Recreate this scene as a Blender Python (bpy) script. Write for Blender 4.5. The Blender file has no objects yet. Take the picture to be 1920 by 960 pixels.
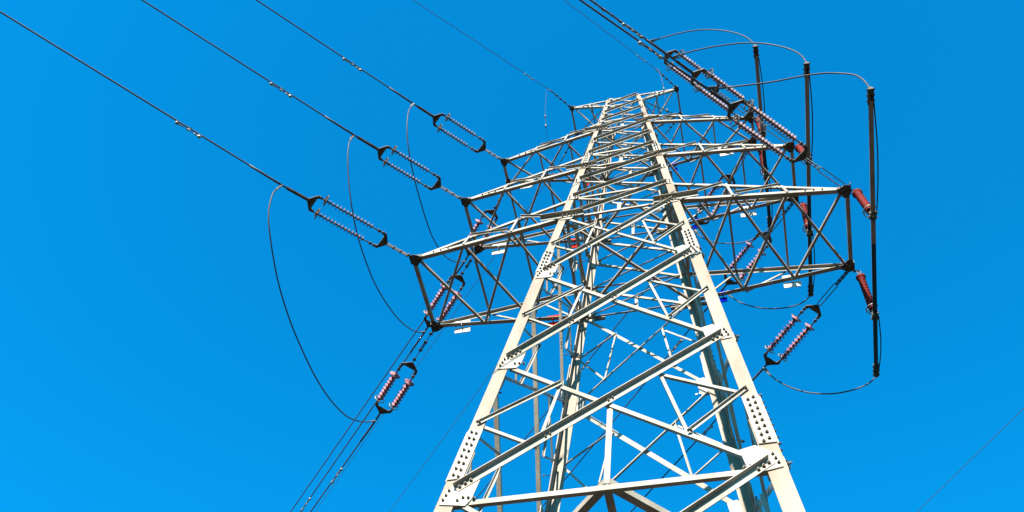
import bpy, bmesh, math, random
from mathutils import Vector as V, Matrix
random.seed(7)
C = bpy.data.collections.new('place'); bpy.context.scene.collection.children.link(C)
sc = bpy.context.scene
ZG = 19.75                      # height of the lowest cross-arm above the ground
# ------------------------------------------------------------------ camera
cam = bpy.data.cameras.new('camera'); co = bpy.data.objects.new('camera', cam); C.objects.link(co)
R_ = V((0.97335194, 0.21445789, 0.08120226)); U_ = V((0.13700165, -0.8277992, 0.54403955)); F_ = V((-0.18389274, 0.51841711, 0.83512104))
m = Matrix(((R_.x, U_.x, -F_.x), (R_.y, U_.y, -F_.y), (R_.z, U_.z, -F_.z))).to_4x4()
m.translation = V((1.4158, -9.664, -18.1491 + ZG)); co.matrix_world = m
cam.sensor_width = 36; cam.lens = 1868.5/1920*36
cam.shift_x = -(979.6-960)/1920; cam.shift_y = (643.9-480)/1920
cam.clip_start = .1; cam.clip_end = 6000; sc.camera = co
# ------------------------------------------------------------------ sky and sun
w = bpy.data.worlds.new('World'); sc.world = w; w.use_nodes = True
nt = w.node_tree; bg = nt.nodes['Background']
SUN_DIR = V((-.06, -.84, .50)).normalized()
el = math.asin(SUN_DIR.z)
sky = nt.nodes.new('ShaderNodeTexSky'); sky.sky_type = 'NISHITA'; sky.sun_disc = False
sky.sun_elevation = el; sky.sun_rotation = math.atan2(SUN_DIR.x, SUN_DIR.y)
sky.air_density = 1.0; sky.dust_density = .2; sky.ozone_density = 3.0
mul = nt.nodes.new('ShaderNodeMix'); mul.data_type = 'RGBA'; mul.blend_type = 'MULTIPLY'; mul.inputs[0].default_value = 1
mul.inputs[7].default_value = (.012, 1.10, 1.48, 1)
nt.links.new(sky.outputs[0], mul.inputs[6]); nt.links.new(mul.outputs[2], bg.inputs[0])
bg.inputs[1].default_value = .073
sl = bpy.data.lights.new('sun', 'SUN'); sl.energy = 5.0; sl.angle = math.radians(.5); sl.color = (1, .94, .84)
so = bpy.data.objects.new('sun', sl); C.objects.link(so); so.rotation_euler = SUN_DIR.to_track_quat('Z', 'Y').to_euler()
sc.view_settings.view_transform = 'Standard'; sc.view_settings.look = 'None'; sc.view_settings.gamma = 1
sc.view_settings.use_curve_mapping = False; sc.view_settings.exposure = 1.8
# ------------------------------------------------------------------ materials
def mat(name, c1, c2=None, rough=.5, metal=0., scale=3., bump=0., spec=.5, detail=6., stretch=None, lo=.35, hi=.65):
    M = bpy.data.materials.new(name); M.use_nodes = True; n = M.node_tree.nodes; L = M.node_tree.links; b = n['Principled BSDF']
    b.inputs['Roughness'].default_value = rough; b.inputs['Metallic'].default_value = metal
    b.inputs['Specular IOR Level'].default_value = spec
    tc = n.new('ShaderNodeTexCoord'); mp = n.new('ShaderNodeMapping'); L.new(tc.outputs['Object'], mp.inputs[0])
    if stretch: mp.inputs['Scale'].default_value = stretch
    no = n.new('ShaderNodeTexNoise'); no.inputs['Scale'].default_value = scale; no.inputs['Detail'].default_value = detail
    L.new(mp.outputs[0], no.inputs['Vector'])
    r = n.new('ShaderNodeValToRGB'); r.color_ramp.elements[0].position = lo; r.color_ramp.elements[1].position = hi
    r.color_ramp.elements[0].color = (*c1, 1); r.color_ramp.elements[1].color = (*(c2 or c1), 1)
    L.new(no.outputs['Fac'], r.inputs[0]); L.new(r.outputs[0], b.inputs['Base Color'])
    if bump:
        bp = n.new('ShaderNodeBump'); bp.inputs['Strength'].default_value = bump; bp.inputs['Distance'].default_value = .01
        n2 = n.new('ShaderNodeTexNoise'); n2.inputs['Scale'].default_value = scale*8; L.new(tc.outputs['Object'], n2.inputs['Vector'])
        L.new(n2.outputs['Fac'], bp.inputs['Height']); L.new(bp.outputs[0], b.inputs['Normal'])
    return M
steel = mat('galvanised_steel', (.185, .155, .115), (.29, .255, .205), .6, .0, 2.6, .25, .22, stretch=(1, 1, .35))
steel_leg = mat('galvanised_leg_steel', (.155, .112, .073), (.225, .178, .133), .55, .0, 2.0, .25, .2, stretch=(1.5, 1.5, .35), lo=.28, hi=.6)
steel_plate = mat('galvanised_plate_steel', (.23, .20, .16), (.30, .27, .225), .6, .0, 4, .2, spec=.2)
bolt_m = mat('bolt_steel', (.09, .07, .048), (.17, .14, .10), .45, .3, 20)
dark = mat('weathered_fitting_steel', (.028, .022, .016), (.08, .066, .048), .6, .1, 9, .2, spec=.25)
tube_m = mat('dark_aluminium_tube', (.012, .009, .006), (.022, .017, .012), .65, .0, 3, spec=.15)
alu = mat('conductor_aluminium', (.035, .028, .029), (.055, .046, .048), .6, .0, 2, spec=.3)
fit = mat('bright_fitting_metal', (.13, .115, .095), (.22, .20, .17), .4, .3, 12)
sil = mat('pink_silicone', (.16, .048, .053), (.27, .10, .105), .5, 0, 8, spec=.25)
silf = mat('pale_pink_silicone', (.12, .07, .069), (.19, .12, .115), .5, 0, 8, spec=.25)
sild = mat('shaded_silicone', (.055, .030, .030), (.10, .06, .058), .6, 0, 8, spec=.2)  # same silicone as silf; shade of the left front strings put into the colour
redp = mat('brick_red_silicone', (.10, .006, .004), (.15, .010, .007), .75, 0, 8, spec=.15)
white_p = mat('white_plate_paint', (.42, .41, .38), (.5, .49, .46), .8, 0, 9, spec=.05)
red_pt = mat('orange_red_paint', (.34, .018, .008), (.42, .028, .010), .9, 0, 9, spec=0.)
blue_pt = mat('blue_paint', (.001, .006, .22), (.002, .012, .32), .9, 0, 9, spec=0.)
conc = mat('concrete', (.3, .28, .25), (.42, .4, .36), .9, 0, 3, .4)
ground_m = mat('dry_grassland', (.016, .011, .006), (.032, .024, .014), .95, 0, .35, .5)
# ------------------------------------------------------------------ mesh helpers
def ortho(a, d): a = V(a) - V(a).dot(d)*d; return a.normalized()
def L_sec(bm, p0, p1, a, b, w, t=None, wb=None, center=True, w1=None):
    """angle bar: flange along a, flange along b, corner on the line p0-p1 (or flange a centred on it)"""
    p0, p1 = V(p0), V(p1); d = (p1-p0).normalized(); a = ortho(a, d); b = V(b) - V(b).dot(d)*d; b = (b - b.dot(a)*a).normalized()
    t = t or max(.008, w*.11); ends = []
    for p, ww in ((p0, w), (p1, w1 or w)):
        o = p - a*(ww/2 if center else 0); wwb = (wb or ww)
        ends.append([bm.verts.new(o + a*x + b*y) for x, y in ((0, 0), (ww, 0), (ww, t), (t, t), (t, wwb), (0, wwb))])
    A, B = ends
    for i in range(6): bm.faces.new((A[i], A[(i+1) % 6], B[(i+1) % 6], B[i]))
    bm.faces.new(A[::-1]); bm.faces.new(B)
def box(bm, c, ax, ay, az):
    c = V(c); vs = [bm.verts.new(c + V(ax)*x + V(ay)*y + V(az)*z) for x in (-1, 1) for y in (-1, 1) for z in (-1, 1)]
    for f in ((0, 1, 3, 2), (4, 6, 7, 5), (0, 4, 5, 1), (2, 3, 7, 6), (0, 2, 6, 4), (1, 5, 7, 3)): bm.faces.new([vs[i] for i in f])
def prism(bm, pts, n):
    n = V(n); A = [bm.verts.new(V(p)) for p in pts]; B = [bm.verts.new(V(p)+n) for p in pts]; k = len(pts)
    for i in range(k): bm.faces.new((A[i], A[(i+1) % k], B[(i+1) % k], B[i]))
    bm.faces.new(A[::-1]); bm.faces.new(B)
def frame(d):
    d = V(d).normalized(); s = V((0, 0, 1)) if abs(d.z) < .9 else V((0, 1, 0)); x = d.cross(s).normalized(); return x, x.cross(d).normalized(), d
def cyl(bm, p0, p1, r, r1=None, n=8):
    tube(bm, [p0, p1], r, n, r1)
def tube(bm, pts, r, n=8, r1=None, closed=False):
    pts = [V(p) for p in pts]; rings = []; k = len(pts); px = None
    for i, p in enumerate(pts):
        d = (pts[(i+1) % k]-pts[i-1]) if closed else pts[min(i+1, k-1)]-pts[max(i-1, 0)]
        x, y, d = frame(d)
        if px is not None:
            x = ortho(px, d); y = d.cross(x)
        px = x; rr = r if r1 is None else r + (r1-r)*i/(k-1)
        rings.append([bm.verts.new(p + (x*math.cos(2*math.pi*j/n) + y*math.sin(2*math.pi*j/n))*rr) for j in range(n)])
    for i in range(k if closed else k-1):
        A, B = rings[i], rings[(i+1) % k]
        for j in range(n): f = bm.faces.new((A[j], A[(j+1) % n], B[(j+1) % n], B[j])); f.smooth = n > 6
    if not closed: bm.faces.new(rings[0][::-1]); bm.faces.new(rings[-1])
def lathe(bm, p0, d, prof, n=16):
    """prof: (distance along d, radius)"""
    x, y, d = frame(d); p0 = V(p0); rings = []
    for s, r in prof:
        rings.append([bm.verts.new(p0 + d*s + (x*math.cos(2*math.pi*j/n) + y*math.sin(2*math.pi*j/n))*max(r, .001)) for j in range(n)])
    for A, B in zip(rings, rings[1:]):
        for j in range(n): f = bm.faces.new((A[j], A[(j+1) % n], B[(j+1) % n], B[j])); f.smooth = True
    bm.faces.new(rings[0][::-1]); bm.faces.new(rings[-1])
def bolt(bm, p, n, r=.019, h=.026):
    x, y, n = frame(n); p = V(p); old = set(bm.faces)
    cyl(bm, p - n*.004, p + n*.006, r*1.35, n=8); cyl(bm, p, p + n*h, r, n=6); cyl(bm, p+n*h, p + n*(h+.014), r*.5, n=6)
    for f in bm.faces:
        if f not in old: f.material_index = 1
def smooth_curve(pts, k=6):
    P = [V(p) for p in pts]; out = []
    for i in range(len(P)-1):
        a, b, c, d = P[max(i-1, 0)], P[i], P[i+1], P[min(i+2, len(P)-1)]
        for j in range(k):
            t = j/k; out.append(.5*((2*b) + (c-a)*t + (2*a-5*b+4*c-d)*t*t + (3*b-a-3*c+d)*t**3))
    return out + [P[-1]]
def obj(name, bm, m, parent=None, rz=0., m2=None):
    if isinstance(bm, bmesh.types.BMesh):
        bmesh.ops.recalc_face_normals(bm, faces=bm.faces); me = bpy.data.meshes.new(name); bm.to_mesh(me); bm.free()
        me.materials.append(m)
        if m2: me.materials.append(m2)
    else: me = bm
    o = bpy.data.objects.new(name, me); C.objects.link(o); o.rotation_euler.z = rz
    if parent: o.parent = parent
    return o
def NB(): return bmesh.new()
def tag(o, label=None, cat=None, group=None, kind=None):
    for k, v in (('label', label), ('category', cat), ('group', group), ('kind', kind)):
        if v: o[k] = v
    return o
def empty(name, loc, label, cat, group=None):
    o = bpy.data.objects.new(name, None); C.objects.link(o); o.location = loc; o.empty_display_size = .3
    return tag(o, label, cat, group)
def local(parent, o):          # mesh built in world coordinates -> child of an Empty standing at parent.location
    o.parent = parent; o.matrix_parent_inverse = Matrix.Translation(-parent.location); return o
# ------------------------------------------------------------------ the ground
bm = NB(); n = 60
random.seed(3)
def gx(i): t = (i/n-.5)*2; return math.copysign(abs(t)**2.6, t)*3000
gv = [[bm.verts.new((gx(i), gx(j), (0 if math.hypot(gx(i), gx(j)) < 14 else random.uniform(-.25, .15)+min(0., -.0*gx(j))))) for j in range(n+1)] for i in range(n+1)]
for i in range(n):
    for j in range(n): bm.faces.new((gv[i][j], gv[i+1][j], gv[i+1][j+1], gv[i][j+1])).smooth = True
tag(obj('ground', bm, ground_m), kind='structure')
# ------------------------------------------------------------------ tower geometry (z from the lowest cross-arm)
Z = {-3: -ZG+.35, -2: -16.6, -1: -12.9, 0: -9.181, 1: -5.933, 2: -2.761, 3: 0.0, 4: 1.068, 5: 2.114, 6: 3.023, 7: 3.944, 8: 4.908, 9: 5.883, 10: 6.578, 11: 7.29, 12: 8.01, 13: 8.668}
WP = [(-9.181, 2.053), (-5.933, 1.746), (-2.761, 1.457), (0, 1.2), (8.668, .457)]
def W(z):
    if z <= WP[0][0]: return WP[0][1] - (z-WP[0][0])*.0945
    for (a, wa), (b, wb) in zip(WP, WP[1:]):
        if z <= b: return wa + (wb-wa)*(z-a)/(b-a)
    return WP[-1][1]
def legw(z): return .225 if z < -8.2 else .198 if z < -2.1 else .152 if z < 3.6 else .108
TW = empty('lattice_tower', (0, 0, ZG), 'tall cream galvanised steel lattice pylon with eight cross-arms against blue sky', 'pylon')
def part(name, bm, m, k=0, parent=None, m2=None):
    return obj(name, bm, m, parent or TW, k*math.pi/2, m2)
def four(name, bm, m, parents=None, m2=None):
    first = None; res = []
    for k in range(4):
        if first is None: o = part(name, bm, m, 0, m2=m2)
        else: o = obj(name, first.data, m, TW, k*math.pi/2)
        if parents: o.parent = parents[k]; o.rotation_euler.z = 0
        first = first or o; res.append(o)
    return res
# legs: heel on the corner (-W,-W), one flange in the front face, one in the left face
bm = NB(); cuts = [Z[-3], -8.2, -2.1, 3.6, Z[13]+.03]
lv = sorted(set([Z[k] for k in (-3, -1)] + [a for a, _ in WP] + cuts))
lv = [z for z in lv if not (8.6 < z < 8.69)] + [Z[13]+.03]
for a, b in zip(lv, lv[1:]):
    wl = legw((a+b)/2)
    if b-a < .01: continue
    L_sec(bm, (-W(a), -W(a), a), (-W(b), -W(b), b), (1, 0, 0), (0, 1, 0), wl, t=.018, center=False)
legs = four('leg', bm, steel_leg)
def fn(z): # outward normal of the front face at height z
    s = .0945 if z < 0 else .0857; return V((0, -1, s)).normalized()
def fp(u, z, off=0.): # point on the front face: u from the left heel along x
    return V((-W(z)+u, -W(z), z)) + fn(z)*off
# footings
bm = NB(); z0 = -ZG; wz = W(z0)
prism(bm, [(-wz-.4+dx*.9, -wz-.4+dy*.9, z0-.3) for dx, dy in ((0, 0), (1, 0), (1, 1), (0, 1))], (0, 0, .72))
four('footing', bm, conc)
# splice plates and gussets on the legs (each a sub-part), bolts as a mesh of their own
def plate_pair(name, poly, bolts, z, off=.004, r=.02):
    """poly & bolts in (u,z) on the front face left leg; the mirrored twin sits on the left face of the same leg"""
    for s in (0, 1):
        bm = NB(); bb = bm
        def T(p):
            p = V(p); return V((p.y, p.x, p.z)) if s else p
        nn = T(fn(z)); prism(bm, [T(fp(u, zz, off)) for u, zz in poly], nn*.014)
        for u, zz in bolts: bolt(bb, T(fp(u, zz, off+.014)), nn, r)
        four(name, bm, steel_plate, legs, bolt_m)
for zs, ln, lw in ((-8.25, 1.1, .205), (-2.15, .85, .18), (3.55, .6, .145)):
    dz = 2.4/12; poly = [(.004+0*.1, zs-ln/2), (lw+.008, zs-ln/2), (lw+.008, zs+ln/2), (.004, zs+ln/2)]
    bl = []
    k = 8 if ln > 1 else 6 if ln > .7 else 4
    for i in range(k):
        zz = zs-ln/2+ln*(i+.4)/k; bl += [(lw*.36, zz+.02), (lw*.72, zz-.025)]
    plate_pair('splice_plate', poly, bl, zs, .006, .019 if ln > .7 else .014)
gus = {-1: .45, 0: .38, 1: .34, 2: .31, 3: .25, 4: .2, 5: .19, 6: .21, 7: .16, 8: .15, 9: .17, 10: .12, 11: .11, 12: .12, 13: .11}
for k, g in gus.items():
    z = Z[k]; lw = legw(z); 
    if k <= 3:
        poly = [(.05, z-.10), (.05, z+.20), (lw+.02, z+.30), (lw+g*.62, z+.26), (lw+g*.58, z-.02), (lw+g*.45, z-.13)]
        poly = [(.04, z-.12), (.05, z+.16), (lw+.04, z+.36), (lw+g*.60, z+.30), (lw+g*.55, z-.08), (lw+g*.42, z-.16)]
        bl = [(.075, z-.05), (.09, z+.04), (.105, z+.13), (lw+.1, z-.045), (lw+.17, z-.06), (lw+.24, z-.08)]
        if k == 0: bl += [(lw+.04, z-.09)]; poly[-1] = (lw+g*.42, z-.2)
    else:
        h = g*.55; poly = [(.03, z-h*.6), (.03, z+h*.8), (lw+g*.5, z+h*.7), (lw+g*.5, z-h*.6)]
        bl = [(.06, z-.02), (.06, z+.06), (lw+.03, z-.03), (lw+.08, z-.035)] if k < 10 else [(.05, z)]
    plate_pair('gusset_plate', poly, bl, z, .003, .0165 if k <= 3 else .012)
# step bolts on the back left leg (that is the front left leg turned by three quarters)
for i in range(46):
    zz = -17.5 + i*.56; bm = NB()
    s = i % 2
    q = V((-W(zz), W(zz), zz))
    if s: q += V((0, -.09, 0)); d = V((-1, 0, 0))
    else: q += V((.05, 0, 0)); d = V((0, 1, 0))
    cyl(bm, q, q+d*.17, .009, n=6); cyl(bm, q+d*.17, q+d*.185, .016, n=6); cyl(bm, q+d*.17, q+d*.17+V((0, 0, .035)), .008, n=6)
    o = obj('step_bolt', bm, dark, None); o.parent = legs[3]; o.rotation_euler.z = -legs[3].rotation_euler.z
# bracing of the faces
def brace_w(z): return .108 if z < -4 else .094 if z < -1.5 else .080 if z < 0 else .068 if z < 3 else .060 if z < 6 else .050
def rising(a, b, w_):      # outside the face, outstanding flange outward at its upper edge
    bm = NB(); nn = fn((a.z+b.z)/2); off = .022
    L_sec(bm, a+nn*off, b+nn*off, (0, 0, -1), nn, w_, wb=w_*(.78 if a.z < 0 else 1.05)); 
    d = (b-a).normalized(); dn = ortho((0, 0, -1), d)
    return bm, d, dn, nn, off
def add_bolts(bb, p, d, dn, nn, off, w_, k, s=.085, r=.018):
    for i in range(k): bolt(bb, p + d*(s*(i+.6)) + dn*(w_*.12) + nn*(off+.012), nn, r)
def falling(a, b, w_):
    bm = NB(); nn = fn((a.z+b.z)/2)
    L_sec(bm, a-nn*.004, b-nn*.004, (0, 0, 1), -nn, w_, wb=w_*.8); return bm
def mx(p): return V((-p.x, p.y, p.z))
def node(k, g=.16): return fp(legw(Z[k])*.55 + g*0, Z[k])
pan = list(range(-3, 13))
for k in pan:
    za, zb = Z[k], Z[k+1]; wd = brace_w((za+zb)/2); la, lb = legw(za), legw(zb)
    big = k < 3
    nm = 'splayed_brace' if k < -1 else 'diagonal_brace' if k < 10 else 'lacing_bar'
    A = fp(la*.75, za+(.12 if big else .03)); B = mx(fp(lb*.6, zb+(.0 if big else -.01)))
    d0 = (B-A).normalized(); Aa = A + d0*.03; Bb = B - d0*.02
    bm, d, dn, nn, off = rising(Aa, Bb, wd)
    if k >= -1:
        bb = bm; kk = 3 if big else 2 if k < 9 else 1; s = .085 if big else .06; r = .019 if big else .012
        add_bolts(bb, Aa, d, dn, nn, off, wd, kk, s, r)
        if big:
            for tt_ in (.29, .52): add_bolts(bb, Aa+(Bb-Aa)*tt_, d, dn, nn, off, wd, 2, .075, .013)
        add_bolts(bb, Bb, -d, dn, nn, off, wd, kk, s, r)
    four(nm, bm, steel, None, bolt_m)
    wf = wd*.58 if big else wd*.62
    A2 = fp(lb+.03, zb-(.09 if big else .02)); B2 = mx(fp(la+.02, za+(.05 if big else .02)))
    four(nm, falling(A2, B2, wf), steel)
    if big:                # redundant members of the tall panels
        X0, X1, Y0, Y1 = A, B, A2, B2          # rising X0-X1, falling Y0-Y1
        zm = (za+zb)/2; lm = fp(legw(zm)*.5, zm+.0); rm = mx(fp(legw(zm)*.5, zm+.05))
        q = lambda a, b, t: a + (b-a)*t
        f1, r1 = q(Y0, Y1, .24), q(X0, X1, .27); r3, f3 = q(X0, X1, .73), q(Y0, Y1, .76); rw = .054 if k < 1 else .045
        bm, d, dn, nn, off = rising(lm, f1 + (f1-lm).normalized()*.04, rw)
        add_bolts(bm, lm, d, dn, nn, off, rw, 1, .06, .015); four('redundant_brace', bm, steel, None, bolt_m)
        bm, d, dn, nn, off = rising(f3, rm, rw)
        add_bolts(bm, rm, -d, dn, nn, off, rw, 1, .06, .015); add_bolts(bm, f3, d, dn, nn, off, rw, 1, .06, .015); four('redundant_brace', bm, steel, None, bolt_m)
        for a, b in ((f1, r1), (fp(legw(zm)*.9, zm-.02), r1), (r3, f3), (r3, mx(fp(legw(zm)*.9, zm+.02)))):
            bm = NB(); nn = fn(zm); sd = (1, 0, 0) if abs((b-a).normalized().z) > .7 else (0, 0, 1)
            L_sec(bm, a-nn*.02, b-nn*.02, sd, -nn, rw*.85); four('redundant_brace', bm, steel)
# horizontals
for k in (-2, 0, 3, 4, 6, 7, 9, 10, 12, 13):
    z = Z[k]; wd = .082 if k < 3 else .055 if k < 9 else .042
    a = fp(legw(z)*.9, z-(.12 if k == 0 else 0)); bm = NB(); nn = fn(z)
    L_sec(bm, a-nn*.003, mx(a)-nn*.003, (0, 0, 1), -nn, wd, wb=wd*.7); four('horizontal_brace', bm, steel)
    if k in (0, 3, 6, 9):   # hanger from the crossing of the diagonals to the horizontal
        bm = NB()
        if k == 0: z1 = (Z[0]+Z[1])/2+.12
        else: z1 = z + (Z[k+1]-z)*.42
        L_sec(bm, V((0, -W(z), z))-nn*.03, V((0, -W(z1), z1))-fn(z1)*.03, (1, 0, 0), -nn, .075); four('hanger_brace', bm, steel)
# outer straps that wrap the legs where the cross-arms meet the body
for k in (3, 6, 9):
    z = Z[k]; lw = legw(z); bm = NB(); nn = fn(z); ww = .10 if k == 3 else .075; e = {3: 1., 6: .8, 9: .65}[k]
    for sx in (-1, 1):
        bm = NB(); L_sec(bm, V((sx*(W(z)+.38*e), -W(z)-.03, z)), V((sx*(W(z)-.5*e), -W(z)-.03, z)), (0, 0, -1), (0, -1, 0), ww)
        for i in range(4): bolt(bm, V((sx*(W(z)-.08-.09*e*i), -W(z)-.042, z-.01)), (0, -1, 0), .015)
        o = part('strap_angle', bm, steel, 0, m2=bolt_m); obj('strap_angle', o.data, steel, TW, math.pi)
# plan bracing
for k in (-2, 0, 3, 6, 9, 13):
    z = Z[k]; h = W(z)-.06; zz = z-.02; wd = .10 if k <= 0 else .052 if k < 9 else .04
    def pb(a, b, dz=0.):
        bm = NB(); L_sec(bm, V((*a, zz+dz)), V((*b, zz+dz)), (0, 1, 0) if abs(a[0]-b[0]) > .01 else (1, 0, 0), (0, 0, 1), wd); part('plan_brace', bm, steel)
    if k <= 0:
        M4 = [(0, -h), (h, 0), (0, h), (-h, 0)]
        for i in range(4): pb(M4[i], M4[(i+1) % 4])
        pb((0, -h), (0, h), -.03)
    else: pb((-h, -h), (h, h)); pb((h, -h), (-h, h), -.02)
# ------------------------------------------------------------------ cross-arms
AX = [4.374, 3.738, 3.166, 1.477]; AY = [.869, .662, .329, .391]; TZ = [-.054, 2.974, 5.881, 8.792]
arms = {}
for i, (lo, hi) in enumerate(((3, 4), (6, 7), (9, 10), (12, 13))):
    for sx in (-1, 1):
        ew = i == 3; cw = .085 if i == 0 else .075 if i == 1 else .068 if i == 2 else .055; bw = cw*.52
        zl, zh = Z[lo], Z[hi]; tip = {s: V((sx*AX[i], s*AY[i], TZ[i])) for s in (-1, 1)}
        tb = {s: (tip[s] + V((-sx*.08, 0, 0))) for s in tip}; tt = {s: tip[s] + V((-sx*.14, 0, .10 if not ew else .02)) for s in tip}
        if ew: tb = {s: tip[s] + V((-sx*.08, 0, -.05)) for s in tip}
        lb = {s: V((sx*W(zl), s*W(zl), zl)) for s in tip}; lt = {s: V((sx*W(zh), s*W(zh), zh)) for s in tip}
        bm = NB(); L_sec(bm, tip[-1]+V((0, .03, 0)), tip[1]-V((0, .03, 0)), (sx, 0, 0), (0, 0, 1), .075 if i == 0 else .068 if i < 3 else .045)
        arm = part('cross_arm', bm, steel)
        for s in (-1, 1):
            bm = NB(); L_sec(bm, lb[s]-V((sx*.15, 0, 0)), tb[s], (0, 0, 1), (0, -s, 0), cw, center=False, t=.011)
            if s == -1:
                dq = (lb[s]-tb[s]).normalized()
                for x in (.38, .54, .70): bolt(bm, tb[s]+dq*x+V((0, 0, cw*.5)), (0, -1, 0), .014)
            obj('chord', bm, steel, arm, m2=bolt_m)
            bm = NB(); L_sec(bm, lt[s]-V((sx*.1, 0, 0)), tt[s], (0, 0, -1), (0, -s, 0), cw*.85, center=False, t=.01); obj('chord', bm, steel, arm)
        q = lambda a, b, t: a + (b-a)*t
        def sub(nm, a, b, u, v, w_, m=steel, **kw):
            bm = NB(); L_sec(bm, a, b, u, v, w_, **kw); return obj(nm, bm, m, arm)
        N = 3 if not ew else 2
        fr = [k/N for k in range(N+1)]
        Bp = {s: [q(tb[s], lb[s], t) + V((0, -s*.02, .02)) for t in fr] for s in tip}
        Tp = {s: [q(tt[s], lt[s], t) + V((0, -s*.02, -.02)) for t in fr] for s in tip}
        for j in range(N):      # plan bracing of the arm's bottom
            if ew and j == 0: continue
            for s in (-1, 1): sub('arm_brace', Bp[s][j] - V((0, 0, .015+.008*s)), Bp[-s][j+1] - V((0, 0, .015+.008*s)), (0, 1, 0), (0, 0, 1), bw*(1.15 if j < N-1 else 1), center=True)
        if ew:
            for s in (-1, 1): sub('arm_brace', Bp[s][0] - V((0, 0, .008*s)), Bp[-s][2] - V((0, 0, .008*s)), (0, 1, 0), (0, 0, 1), bw)
        for j in range(1, N):
            for s in (-1, 1):
                sub('arm_post', Bp[s][j]+V((0, s*.035, 0)), Tp[s][j]+V((0, s*.035, 0)), (sx, 0, 0), (0, -s, 0), bw*1.1)
                if not ew: sub('arm_brace', Tp[s][j]+V((-sx*.06, s*.05, -.01)), Bp[s][j+1]+V((sx*.04, s*.05, .02)), (0, 0, -1), (0, s, 0), bw)
            sub('arm_strut', Tp[-1][j], Tp[1][j], (1, 0, 0), (0, 0, -1), bw)
        if ew: sub('arm_brace', Tp[-1][1], Bp[-1][2], (0, 0, -1), (0, -1, 0), bw)
        if ew: sub('end_beam', lb[-1], lb[1], (sx, 0, 0), (0, 0, 1), .07)
        for s in (-1, 1):
            bm = NB(); g = (.85, .78, .7, .5)[i]; c = tip[s]
            prism(bm, [c+V((sx*x*g, s*y*g, -.018)) for x, y in ((.08, -.05), (.07, .08), (-.02, .11), (-.13, .07), (-.22, .01), (-.19, -.09), (-.07, -.22), (.03, -.20))], (0, 0, .012))
            prism(bm, [c+V((sx*x*g, s*.012, z_*g)) for x, z_ in ((.07, -.05), (.07, .08), (-.2, .12), (-.24, .0), (-.1, -.05))], (0, s*.012, 0))
            prism(bm, [c+V((sx*.05*g+.006*sx, s*y*g, z_*g)) for y, z_ in ((-.14, -.05), (.13, -.05), (.13, .05), (-.14, .09))], (sx*.014, 0, 0))
            bb = bm
            for x, y in ((-.04, .04), (-.12, 0), (-.04, -.08), (.0, -.15), (-.1, -.12)): bolt(bb, c+V((sx*x*g, s*y*g, -.018)), (0, 0, -1), .017*g)
            obj('tip_plate', bm, dark, arm, m2=bolt_m)
        arms[(i, sx)] = arm
# white, red and blue plates clamped on the far bottom chords
def marker(name, x, i, mtl, lab, dbl=True):
    s = 1; lo = (3, 6, 9)[i]; zl = Z[lo]; sx = -1 if x < 0 else 1; a = V((sx*AX[i], AY[i], TZ[i])); b = V((sx*W(zl), W(zl), zl))
    t = (x-a.x)/(b.x-a.x); p = a + (b-a)*t; bm = NB(); hw = .175 if dbl else .14
    hw = .175 if dbl else ((.13, .11, .08) if x < 0 else (.075, .07, .06))[i]; hz = .062 if dbl else .052
    for dy, dz in ((-.035, hz+.012), (.04, -hz-.03)):
        for dx in ((-.5, .5) if dbl else (0,)):
            L = hw*.48 if dbl else hw
            box(bm, p+V((dx*hw*1.02, dy, dz)), (L, 0, 0), (0, .008, 0), (0, -.02, hz))
            box(bm, p+V((dx*hw*1.02, dy+.02, dz+hz)), (L, 0, 0), (0, .03, 0), (0, 0, .006))
    cyl(bm, p+V((0, -.08, -.03)), p+V((0, .10, -.03)), .012, n=6); cyl(bm, p+V((0, 0, -.05)), p+V((0, 0, .16)), .012, n=6)
    o = obj(name, bm, mtl, TW); o['label'] = lab
for x, i, l in ((-3.76, 0, 'pale plate clamped on the lowest left arm'), (-3.21, 1, 'pale plate clamped on the middle left arm'), (-2.69, 2, 'pale plate clamped on the top left arm'),
                (3.2, 0, 'pale plate clamped on the lowest right arm'), (2.66, 1, 'pale plate clamped on the middle right arm'), (2.45, 2, 'pale plate clamped on the top right arm')):
    marker('bird_guard_plate', x, i, white_p, l)
for x, i in ((-1.80, 0), (-1.41, 1), (-1.17, 2)): marker('circuit_plate', x, i, red_pt, 'orange-red circuit plate on a left arm', False)
for x, i in ((1.80, 0), (1.45, 1), (1.14, 2)): marker('circuit_plate', x, i, blue_pt, 'blue circuit plate on a right arm', False)
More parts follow.
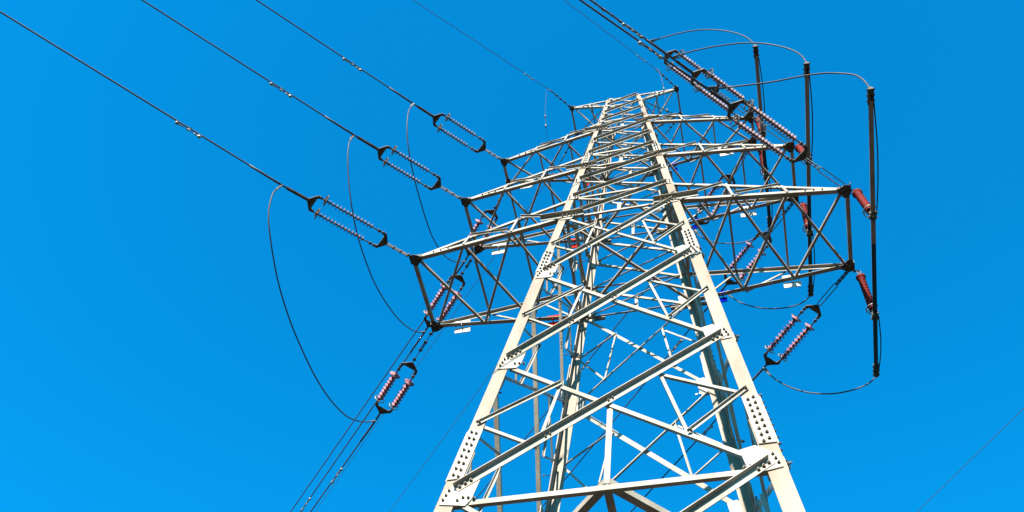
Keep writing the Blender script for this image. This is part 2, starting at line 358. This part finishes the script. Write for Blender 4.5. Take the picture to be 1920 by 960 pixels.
# ------------------------------------------------------------------ lines
WI = {
'FLb': ([-4.374, -0.869, -0.054], -138.8, 0.16, [0.67, 2.41, 3.04], -139.4, 0.09),
'FLm': ([-3.738, -0.662, 2.974], -138.7, 0.16, [0.69, 2.27, 2.98], -139.4, 0.117),
'FLt': ([-3.166, -0.329, 5.881], -139.1, 0.16, [0.6, 2.1, 2.73], -139.4, 0.13),
'FLe': ([-1.477, -0.391, 8.792], -143.1, 0.1, [0.81], -139.4, 0.247),
'FRb': ([4.374, -0.869, -0.054], -138.4, 0.2, [1.23, 3.1, 3.7], -138.3, 0.233),
'FRm': ([3.738, -0.662, 2.974], -138.8, 0.2, [1.27, 2.93, 3.53], -138.3, 0.212),
'FRt': ([3.166, -0.329, 5.881], -139.1, 0.2, [1.21, 2.84, 3.37], -138.3, 0.208),
'FRe': ([1.477, -0.391, 8.792], -143.4, 0.1, [0.82], -138.3, 0.065),
'BLb': ([-4.374, 0.869, -0.054], -44.1, 0.18, [1.02, 2.41, 2.69], -45.3, 0.051),
'BLm': ([-3.738, 0.662, 2.974], -44.4, 0.18, [0.8, 2.31, 2.53], -45.3, 0.095),
'BLt': ([-3.166, 0.329, 5.881], -41.3, 0.18, [0.85, 2.19, 2.46], -45.3, 0.059),
'BLe': ([-1.477, 0.391, 8.792], -39.8, 0.1, [0.9], -45.3, 0.092),
'BRb': ([4.374, 0.869, -0.054], -44.9, 0.12, [1.06, 2.61, 2.76], -45.6, 0.08),
'BRm': ([3.738, 0.662, 2.974], -44.9, 0.12, [1.0, 2.46, 2.66], -45.6, 0.122),
'BRt': ([3.166, 0.329, 5.881], -41.2, 0.12, [1.02, 2.47, 2.69], -45.6, 0.085),
'BRe': ([1.477, 0.391, 8.792], -48.8, 0.1, [0.61], -45.6, 0.154)}
PT = V((0, 0, ZG))
def dirv(az, m): az = math.radians(az); return V((math.sin(az), math.cos(az), -m)).normalized()
SIDE = {'L': 'left', 'R': 'right'}; LEV = {'b': 'lowest', 'm': 'middle', 't': 'top', 'e': 'small uppermost'}
CL = {}
def chain(bm, p, d, L, kind):
    h, u, d = frame(d)
    if kind == 'FL':
        cyl(bm, p, p+d*.1, .012, n=6); n_ = 3
        for i in range(n_):
            a = p+d*(.08+(L-.1)*i/n_); b = p+d*(.08+(L-.1)*(i+1)/n_)
            for s in (-1, 1): box(bm, (a+b)/2+h*s*.018, (b-a)*.5, u*.022, h*.005)
            cyl(bm, a-h*.045, a+h*.045, .016, n=6)
        cyl(bm, p+d*L-h*.045, p+d*L+h*.045, .018, n=6)
    elif kind == 'FR' or kind == 'BR':
        s0, s1 = (.06, .75) if kind == 'FR' else (.40, L-.04)
        ring = [p+d*s0+h*.035, p+d*(s0+.03)+h*.045, p+d*(s1-.03)+h*.045, p+d*s1+h*.03, p+d*s1-h*.03, p+d*(s1-.03)-h*.045, p+d*(s0+.03)-h*.045, p+d*s0-h*.035]
        tube(bm, ring, .011, 6, closed=True)
        a, b = (p+d*s1, p+d*L) if kind == 'FR' else (p, p+d*s0)
        for s in (-1, 1): box(bm, (a+b)/2+h*s*.02, (b-a)*.5, u*.022, h*.006)
        for i in range(5):
            c = a+(b-a)*i/4; cyl(bm, c-h*.04, c+h*.04, .014, n=6)
    else:
        cyl(bm, p, p+d*L, .009, n=6)
        for s in (.12, .36, .6, .88):
            c = p+d*L*s; cyl(bm, c-h*.05, c+h*.05, .016, n=6); cyl(bm, c-d*.03, c+d*.03, .024, n=8)
        for s in (-1, 1): cyl(bm, p+d*L*.36+h*s*.02, p+d*L*.6+h*s*.02, .008, n=6)
    for s in (0, L): cyl(bm, p+d*s-h*.03, p+d*s+h*.03, .024, n=8)
def yoke(c, d, flip):
    """triangular plate, base width .36 towards the insulators"""
    h, u, d = frame(d); f = 1 if not flip else -1; bm = NB()
    pts = [c-d*f*.045+h*.03, c-d*f*.045-h*.03, c+d*f*.085-h*.205, c+d*f*.15-h*.205, c+d*f*.15-h*.155, c+d*f*.10-h*.13, c+d*f*.10+h*.13, c+d*f*.15+h*.155, c+d*f*.15+h*.205, c+d*f*.085+h*.205]
    prism(bm, [p-u*.011 for p in pts], u*.022)
    return bm, h, u
def sheds(L, R, r2, pitch, core, disc=None):
    prof = [(0, core)]; s = .03
    if disc: prof += [(.02, core), (.028, disc), (.036, disc), (.05, core)]; s = .075
    while s < L-.03:
        prof += [(s, core), (s+.004, R), (s+.008, R), (s+.013, core)]
        if r2: prof += [(s+pitch*.52, core), (s+pitch*.52+.003, r2), (s+pitch*.52+.007, r2), (s+pitch*.52+.012, core)]
        s += pitch
    return [p for p in prof if p[0] <= L] + [(L, core)]
def cring(bm, c, d, R, r, h, gap=.75):
    h, u, d = frame(d); pts = [c + (h*math.cos(a)+u*math.sin(a))*R for a in [gap/2 + (2*math.pi-gap)*i/26 for i in range(27)]]
    tube(bm, pts, r, 8)
for key, (T, a1, m1, ds, a2, m2) in WI.items():
    fb, sd, lv_ = key; front = fb == 'F'; d = dirv(a1, m1); T = V(T) + PT; h, u, d = frame(d)
    where = '%s %s arm' % (LEV[lv_], SIDE[sd]); way = 'near' if front else 'far'
    Cc = T + d*ds[-1]; CL[key] = (Cc, d)
    if lv_ == 'e':
        root = empty('ground_wire_fitting', T, 'small chain fitting tying the ground wire to the %s tip of the %s' % (way, 'uppermost '+SIDE[sd]+' arm'), 'wire fitting', 'ground wire fittings')
        bm = NB(); L = ds[0]; cyl(bm, T, T+d*L*.8, .010, n=6)
        for s in (.1, .3, .5, .68): c = T+d*L*s; cyl(bm, c-h*.04, c+h*.04, .014, n=6); cyl(bm, c-d*.025, c+d*.025, .02, n=8)
        local(root, obj('chain', bm, dark)); bm = NB(); cyl(bm, T+d*L*.75, T+d*L*1.02, .016, n=8); local(root, obj('clamp', bm, fit))
    else:
        root = empty('tension_insulator_set', T, 'twin pink insulators on the %s corner of the %s, pulling %s' % (way, where, 'towards the viewer' if front else 'away behind'), 'insulator', 'tension insulators of the pylon')
        nearY, farY = T+d*ds[0], T+d*ds[1]
        bm = NB(); chain(bm, T+d*.05, d, ds[0]-.07, fb+sd); local(root, obj('link_chain', bm, fit if fb+sd in ('FR', 'FL') else dark))
        bm, _, _ = yoke(nearY, d, False); local(root, obj('yoke_plate', bm, dark))
        bm, _, _ = yoke(farY, d, True); local(root, obj('yoke_plate', bm, dark))
        bb = NB()
        for Y, f in ((nearY, 1), (farY, -1)):
            for x in (-.1, -.04, .04, .1): cyl(bb, Y+d*f*.065+h*x-u*.016, Y+d*f*.065+h*x+u*.016, .012, n=6)
        local(root, obj('yoke_bolts', bb, fit))
        for s in (-1, 1):
            a = nearY+d*.13+h*s*.18; b = farY-d*.13+h*s*.18; L = (b-a).length
            e0 = .27 if front else .26; e1 = .08
            bm = NB(); prof = sheds(L-e0-e1, .060 if front else .080, (.026 if sd == 'L' else .034) if front else .050, .08 if front else .086, .016 if front else .026, None if front else .125)
            lathe(bm, a+d*e0, d, prof, 18)
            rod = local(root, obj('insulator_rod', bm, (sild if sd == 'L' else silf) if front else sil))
            bm = NB()
            for x0, x1 in ((0, e0), (L-e1, L)):
                cyl(bm, a+d*x0, a+d*x1, .016, n=8)
            for x in (.03, .12): cyl(bm, a+d*(x-.03), a+d*(x+.03), .03, n=8); cyl(bm, a+d*x-h*.04, a+d*x+h*.04, .012, n=6)
            cyl(bm, a+d*(L-.05), a+d*L, .03, n=8); cyl(bm, a+d*(e0-.01), a+d*(L-e1+.01), .008, n=6)
            ef = obj('end_fitting', bm, fit, rod)
            bm = NB(); rc = a+d*(L-e1-.05); cring(bm, rc, d, .112, .013, h)
            cyl(bm, rc-h*.11, rc+h*.02+d*.04, .009, n=6); cyl(bm, rc+u*.11, rc+d*.04, .009, n=6)
            obj('grading_ring', bm, dark if front else fit, rod)
        # dead-end strap and clamp from the far yoke to the jumper lug
        bm = NB(); L = (Cc-farY).length
        if front:
            for s in (-1, 1): box(bm, farY+d*(L*.40)+u*s*.016, d*(L*.40), h*.026, u*.005)
            for i in range(6): c = farY+d*(.05+L*.8*i/6); cyl(bm, c-u*.035, c+u*.035, .012, n=6)
            cyl(bm, farY+d*L*.62, Cc, .021, n=10)
        else:
            cyl(bm, farY, Cc, .022, n=10); cyl(bm, farY+d*.04-h*.04, farY+d*.04+h*.04, .016, n=6)
        local(root, obj('dead_end_clamp', bm, dark))
    # the conductor itself
    dd = dirv(a2, 0); Lw = 260. ; ns = 130; K = .0007/2.4; pts = []
    for i in range(ns+1):
        s = Lw*(i/ns)**1.7; 
        pts.append(Cc + V((dd.x*s, dd.y*s, -m2*s + K*s*s)))
    bm = NB(); r = .0075 if lv_ == 'e' else .0165 if front else .0155
    tube(bm, pts, r, 8)
    if lv_ == 'e': nm, lb_, ct, gp = 'ground_wire', 'thin ground wire running %s from the %s' % ('up over the viewer' if front else 'down behind the pylon', where), 'wire', 'ground wires'
    else: nm, lb_, ct, gp = 'conductor', 'dark power conductor running %s from the %s' % ('up and left out of view' if front else 'down behind the pylon', where), 'power line', 'phase conductors'
    cnd = tag(obj(nm, bm, alu), lb_, ct, gp)
    if lv_ != 'e':      # pressed sleeve where the conductor leaves the clamp
        bm = NB(); tube(bm, pts[:5], .0235, 10); obj('sleeve', bm, alu, cnd)
    # vibration damper
    sdm = {'FLb': 1.95*1, 'FLm': 1.74, 'FLt': 1.72, 'FLe': .7, 'FRt': 1.55, 'FRm': 1.06, 'FRb': 1.3, 'FRe': .52, 'BLb': 1.85, 'BRm': 1.82, 'BRb': 1.98, 'BLm': 6.4, 'BRt': 5.0}.get(key)
    dl = [] if sdm is None else [sdm]
    if key == 'FRt': dl = [1.12, 1.62]
    for j, s in enumerate(dl):
        c = Cc + V((dd.x*s, dd.y*s, -m2*s + K*s*s)); dw = dirv(a2, m2); k = .55 if lv_ == 'e' else 1.
        hh, uu, dw = frame(dw); uu = V((0, 0, 1)); low = c - uu*.075*k; hl = .21*k
        root = empty('vibration_damper', c, 'dumb-bell damper under the %s wire of the %s%s' % (way, where, ', %s one' % ('inner' if j == 0 else 'outer') if len(dl) > 1 else ''), 'damper', 'vibration dampers')
        bm = NB(); cyl(bm, low-dw*hl, low+dw*hl, .006*k, n=6); local(root, obj('messenger_cable', bm, dark))
        bm = NB(); box(bm, c-uu*.035*k, hh*.014*k, dw*.025*k, uu*.055*k); cyl(bm, c-dw*.03*k, c+dw*.03*k, .026*k, n=8); local(root, obj('clamp', bm, fit))
        for s_ in (-1, 1):
            bm = NB(); e = low+dw*s_*hl; lathe(bm, e-dw*s_*.10*k, dw*s_, [(0, .010*k), (.03*k, .018*k), (.05*k, .014*k), (.09*k, .016*k), (.10*k, .034*k), (.14*k, .036*k), (.155*k, .015*k)], 12)
            local(root, obj('weight', bm, fit))
# ------------------------------------------------------------------ jumpers
JJ = {"Lb": [[-6.35, -3.11, -0.53], [-6.35, -3.17, -1.02], [-6.35, -3.02, -1.49], [-6.34, -2.69, -1.84], [-6.33, -1.99, -2.24], [-6.31, -1.28, -2.44], [-6.29, -0.6, -2.48], [-6.28, 0.18, -2.40], [-6.26, 0.95, -2.18], [-6.24, 1.68, -1.78], [-6.23, 2.3, -1.17], [-6.22, 2.76, -0.54]],
"Lm": [[-5.67, -2.83, 2.52], [-5.67, -2.8, 2.04], [-5.66, -2.51, 1.52], [-5.64, -1.93, 0.95], [-5.62, -1.26, 0.62], [-5.59, -0.56, 0.52], [-5.57, 0.1, 0.62], [-5.53, 0.99, 1.01], [-5.51, 1.67, 1.54], [-5.49, 2.11, 2.02], [-5.48, 2.43, 2.53]],
"Lt": [[-4.93, -2.37, 5.43], [-4.93, -2.40, 4.8], [-4.92, -2.15, 4.16], [-4.91, -1.71, 3.75], [-4.88, -1.06, 3.45], [-4.85, -0.14, 3.33], [-4.83, 0.48, 3.45], [-4.8, 1.13, 3.88], [-4.78, 1.7, 4.62], [-4.76, 2.14, 5.45]],
"RFb": [[4.58, -3.33, -1.55], [4.56, -3.34, -1.11], [4.46, -3.35, -0.78], [4.22, -3.36, -0.58], [3.96, -3.39, -0.53], [3.58, -3.43, -0.6], [3.11, -3.47, -0.73], [2.65, -3.52, -0.8], [2.28, -3.55, -0.81], [1.96, -3.59, -0.79]],
"RBb": [[4.5, 2.5, -1.55], [4.41, 2.52, -1.68], [4.21, 2.55, -1.80], [3.9, 2.59, -1.85], [3.56, 2.65, -1.78], [3.17, 2.7, -1.58], [2.85, 2.75, -1.25], [2.63, 2.78, -0.9], [2.5, 2.8, -0.57], [2.44, 2.81, -0.38]],
"RFm": [[3.98, -2.92, 1.47], [3.97, -2.92, 1.95], [3.83, -2.94, 2.42], [3.52, -2.98, 2.83], [3.12, -3.04, 3.04], [2.68, -3.1, 3.03], [2.23, -3.16, 2.89], [1.79, -3.22, 2.64], [1.47, -3.27, 2.3]],
"RBm": [[3.73, 2.3, 1.47], [3.55, 2.32, 1.25], [3.27, 2.35, 1.16], [2.88, 2.4, 1.26], [2.55, 2.45, 1.49], [2.23, 2.49, 1.84], [2.04, 2.51, 2.2], [1.92, 2.53, 2.56]],
"RFt": [[3.29, -2.52, 4.38], [3.22, -2.53, 4.97], [2.98, -2.56, 5.52], [2.58, -2.61, 5.88], [2.16, -2.67, 5.96], [1.71, -2.73, 5.8], [1.33, -2.78, 5.54], [1.0, -2.83, 5.22]],
"RBt": [[3.23, 1.96, 4.38], [3.07, 1.99, 4.15], [2.81, 2.05, 4.03], [2.48, 2.12, 4.05], [2.1, 2.19, 4.28], [1.74, 2.27, 4.68], [1.52, 2.31, 5.14], [1.43, 2.33, 5.52]]}
for k, pts in JJ.items():
    P = [V(p)+PT for p in pts]
    if k[0] == 'L':
        root = empty('jumper_loop', P[0], 'hanging jumper loop below the %s left arm joining its near and far conductors' % LEV[k[1]], 'jumper cable', 'free jumper loops')
    else:
        root = empty('jumper_cable', P[0], 'curved jumper cable from the %s end of the %s right tube to its conductor' % ('near' if k[1] == 'F' else 'far', LEV[k[2]]), 'jumper cable', 'right side jumper cables')
    sm = smooth_curve(P, 7); bm = NB(); tube(bm, sm, .0145, 8); local(root, obj('cable', bm, alu))
    for end in ((0, 1) if k[0] == 'L' else (1,)):
        q = sm if end == 0 else sm[::-1]; bm = NB(); a, b = q[0], q[0]+(q[4]-q[0]).normalized()*.34; tube(bm, [a, a+(b-a)*.5], .027, 8); tube(bm, [a+(b-a)*.45, b], .020, 8)
        hx, ux, dx = frame(b-a)
        for s in (.15, .3, .45): cyl(bm, a+(b-a)*s-hx*.04, a+(b-a)*s+hx*.04, .012, n=6)
        local(root, obj('lug', bm, fit))
for i, kk in enumerate('bmt'):
    e1, e2 = V(JJ['RF'+kk][0])+PT, V(JJ['RB'+kk][0])+PT
    root = empty('jumper_tube', e1, 'long dark rigid tube hung under the %s right arm by two red insulators' % LEV[kk], 'jumper tube', 'rigid jumper tubes')
    d = (e2-e1).normalized(); bm = NB(); cyl(bm, e1, e2, .042, n=14); local(root, obj('tube', bm, tube_m))
    for p, s in ((e1, 1), (e2, -1)):
        bm = NB(); h, u, dd = frame(d)
        box(bm, p+d*s*.12, d*.14, h*.05, u*.03)
        box(bm, p+d*s*.02, d*.05, h*.03, u*.05)
        for x in (0, .1, .2): cyl(bm, p+d*s*x-h*.068, p+d*s*x+h*.068, .011, n=6); cyl(bm, p+d*s*x+h*.05, p+d*s*x+h*.068, .018, n=6); cyl(bm, p+d*s*x-h*.068, p+d*s*x-h*.05, .018, n=6)
        local(root, obj('end_clamp', bm, dark))
    tipF = V((AX[i]+.14, -AY[i]+.06, TZ[i]+.02))+PT; tipB = V((AX[i]+.14, AY[i]+.12, TZ[i]+.02))+PT
    attF = {'b': -1.0, 'm': -.90, 't': -.45}[kk]; attB = {'b': 1.13, 'm': .76, 't': .62}[kk]
    aps = []
    for tip, yy, wy in ((tipF, attF, 'near'), (tipB, attB, 'far')):
        t = (yy-e1.y)/(e2.y-e1.y); bot = e1+(e2-e1)*t; aps.append(bot)
        q = empty('jumper_support_insulator', tip, 'brick red insulator hanging from the %s corner of the %s right arm' % (wy, LEV[kk]), 'insulator', 'red jumper support insulators')
        dv = (bot-tip).normalized(); L = (bot-tip).length; h, u, dv = frame(dv)
        bm = NB(); cyl(bm, tip-V((.1, 0, 0)), tip+V((.02, 0, 0)), .02, n=8)
        tube(bm, [tip+h*.03, tip+dv*.06+h*.035, tip+dv*.12, tip+dv*.06-h*.035, tip-h*.03], .010, 6, closed=True); cyl(bm, tip+dv*.1, tip+dv*.24, .020, n=8)
        local(q, obj('shackle', bm, fit))
        s0, s1 = .22, L-.2; bm = NB(); prof = [(0, .03), (.005, .098), (.016, .100), (.045, .05)]; s = .075
        while s < s1-s0-.03: prof += [(s, .040), (s+.022, .074), (s+.034, .076), (s+.056, .042)]; s += .098
        prof.append((s1-s0, .045)); lathe(bm, tip+dv*s0, dv, prof, 20); local(q, obj('insulator_body', bm, redp))
        bm = NB(); cyl(bm, tip+dv*s1, bot-dv*.04, .024, n=8); box(bm, bot-dv*.03, h*.03, u*.06, dv*.05); local(q, obj('end_fitting', bm, fit))
        bm = NB(); c = tip+dv*(s1-.03); cring(bm, c, dv, .115, .012, h, .9); cyl(bm, c-h*.11, c+dv*.07, .009, n=6); cyl(bm, c+u*.1, c+dv*.07, .009, n=6); local(q, obj('grading_ring', bm, fit))
        bm = NB(); hh = V((1, 0, 0)); cyl(bm, bot-d*.07, bot+d*.07, .062, n=12)
        for x in (-.05, .05): cyl(bm, bot+d*x-hh*.09, bot+d*x+hh*.09, .012, n=6)
        local(root, obj('tube_clamp', bm, dark))
    # slack cable that bows beside the tube
    a = e1+d*.25+V((.05, 0, 0)); b = aps[0]+V((.06, 0, 0)); c = aps[1]+V((.06, 0, 0)); e = e2-d*.1+V((.05, 0, 0))
    for p, q_ in ((a, b), (c, e)):
        pts = [p+(q_-p)*t+V((math.sin(math.pi*t)*.035, 0, -math.sin(math.pi*t)*.04)) for t in [j/14 for j in range(15)]]
        bm = NB(); tube(bm, pts, .011, 8); local(root, obj('bonding_cable', bm, tube_m))
for sd, pts in (('left', [[-1.96, -1.04, 8.71], [-2.0, -1.14, 8.45], [-2.0, -1.08, 7.9], [-2.0, -.98, 7.3], [-2.0, -.72, 6.7], [-2.0, -.35, 6.6], [-2.0, .2, 6.95], [-2.03, .75, 7.9], [-2.05, 1.08, 8.7]]),
                ('right', [[.99, -1.04, 8.71], [1.06, -1.1, 8.4], [1.12, -.95, 7.9], [1.14, -.6, 7.35], [1.14, -.1, 7.1], [1.12, .4, 7.6], [1.02, .79, 8.73]])):
    P = [V(p)+PT for p in pts]; sm = smooth_curve(P, 6)
    root = empty('ground_wire_jumper', P[0], 'very thin drooping jumper wire beside the small uppermost %s arm' % sd, 'jumper wire', 'ground wire jumpers')
    bm = NB(); tube(bm, sm, .0045, 6); local(root, obj('cable', bm, alu))
    for j in ((20, 23) if sd == 'left' else (14, 20)):
        bm = NB(); cyl(bm, sm[j], sm[j]+(sm[j+1]-sm[j]).normalized()*.1, .018, n=8); local(root, obj('clip', bm, dark))
# a single wire of another line, far beyond on the right
bm = NB(); a, b = V((14.9, 21.2, 20))+PT, V((10.2, 26.9, 20))+PT; d = (b-a)
tube(bm, [a-d*30+V((0, 0, 3)), a-d*12+V((0, 0, .6)), a-d*4, a, b, b+d*4, b+d*12+V((0, 0, .6)), b+d*30+V((0, 0, 3))], .013, 6)
tag(obj('distant_wire', bm, alu), 'lone hair-thin wire crossing the sky at the lower right, away from the pylon', 'wire')
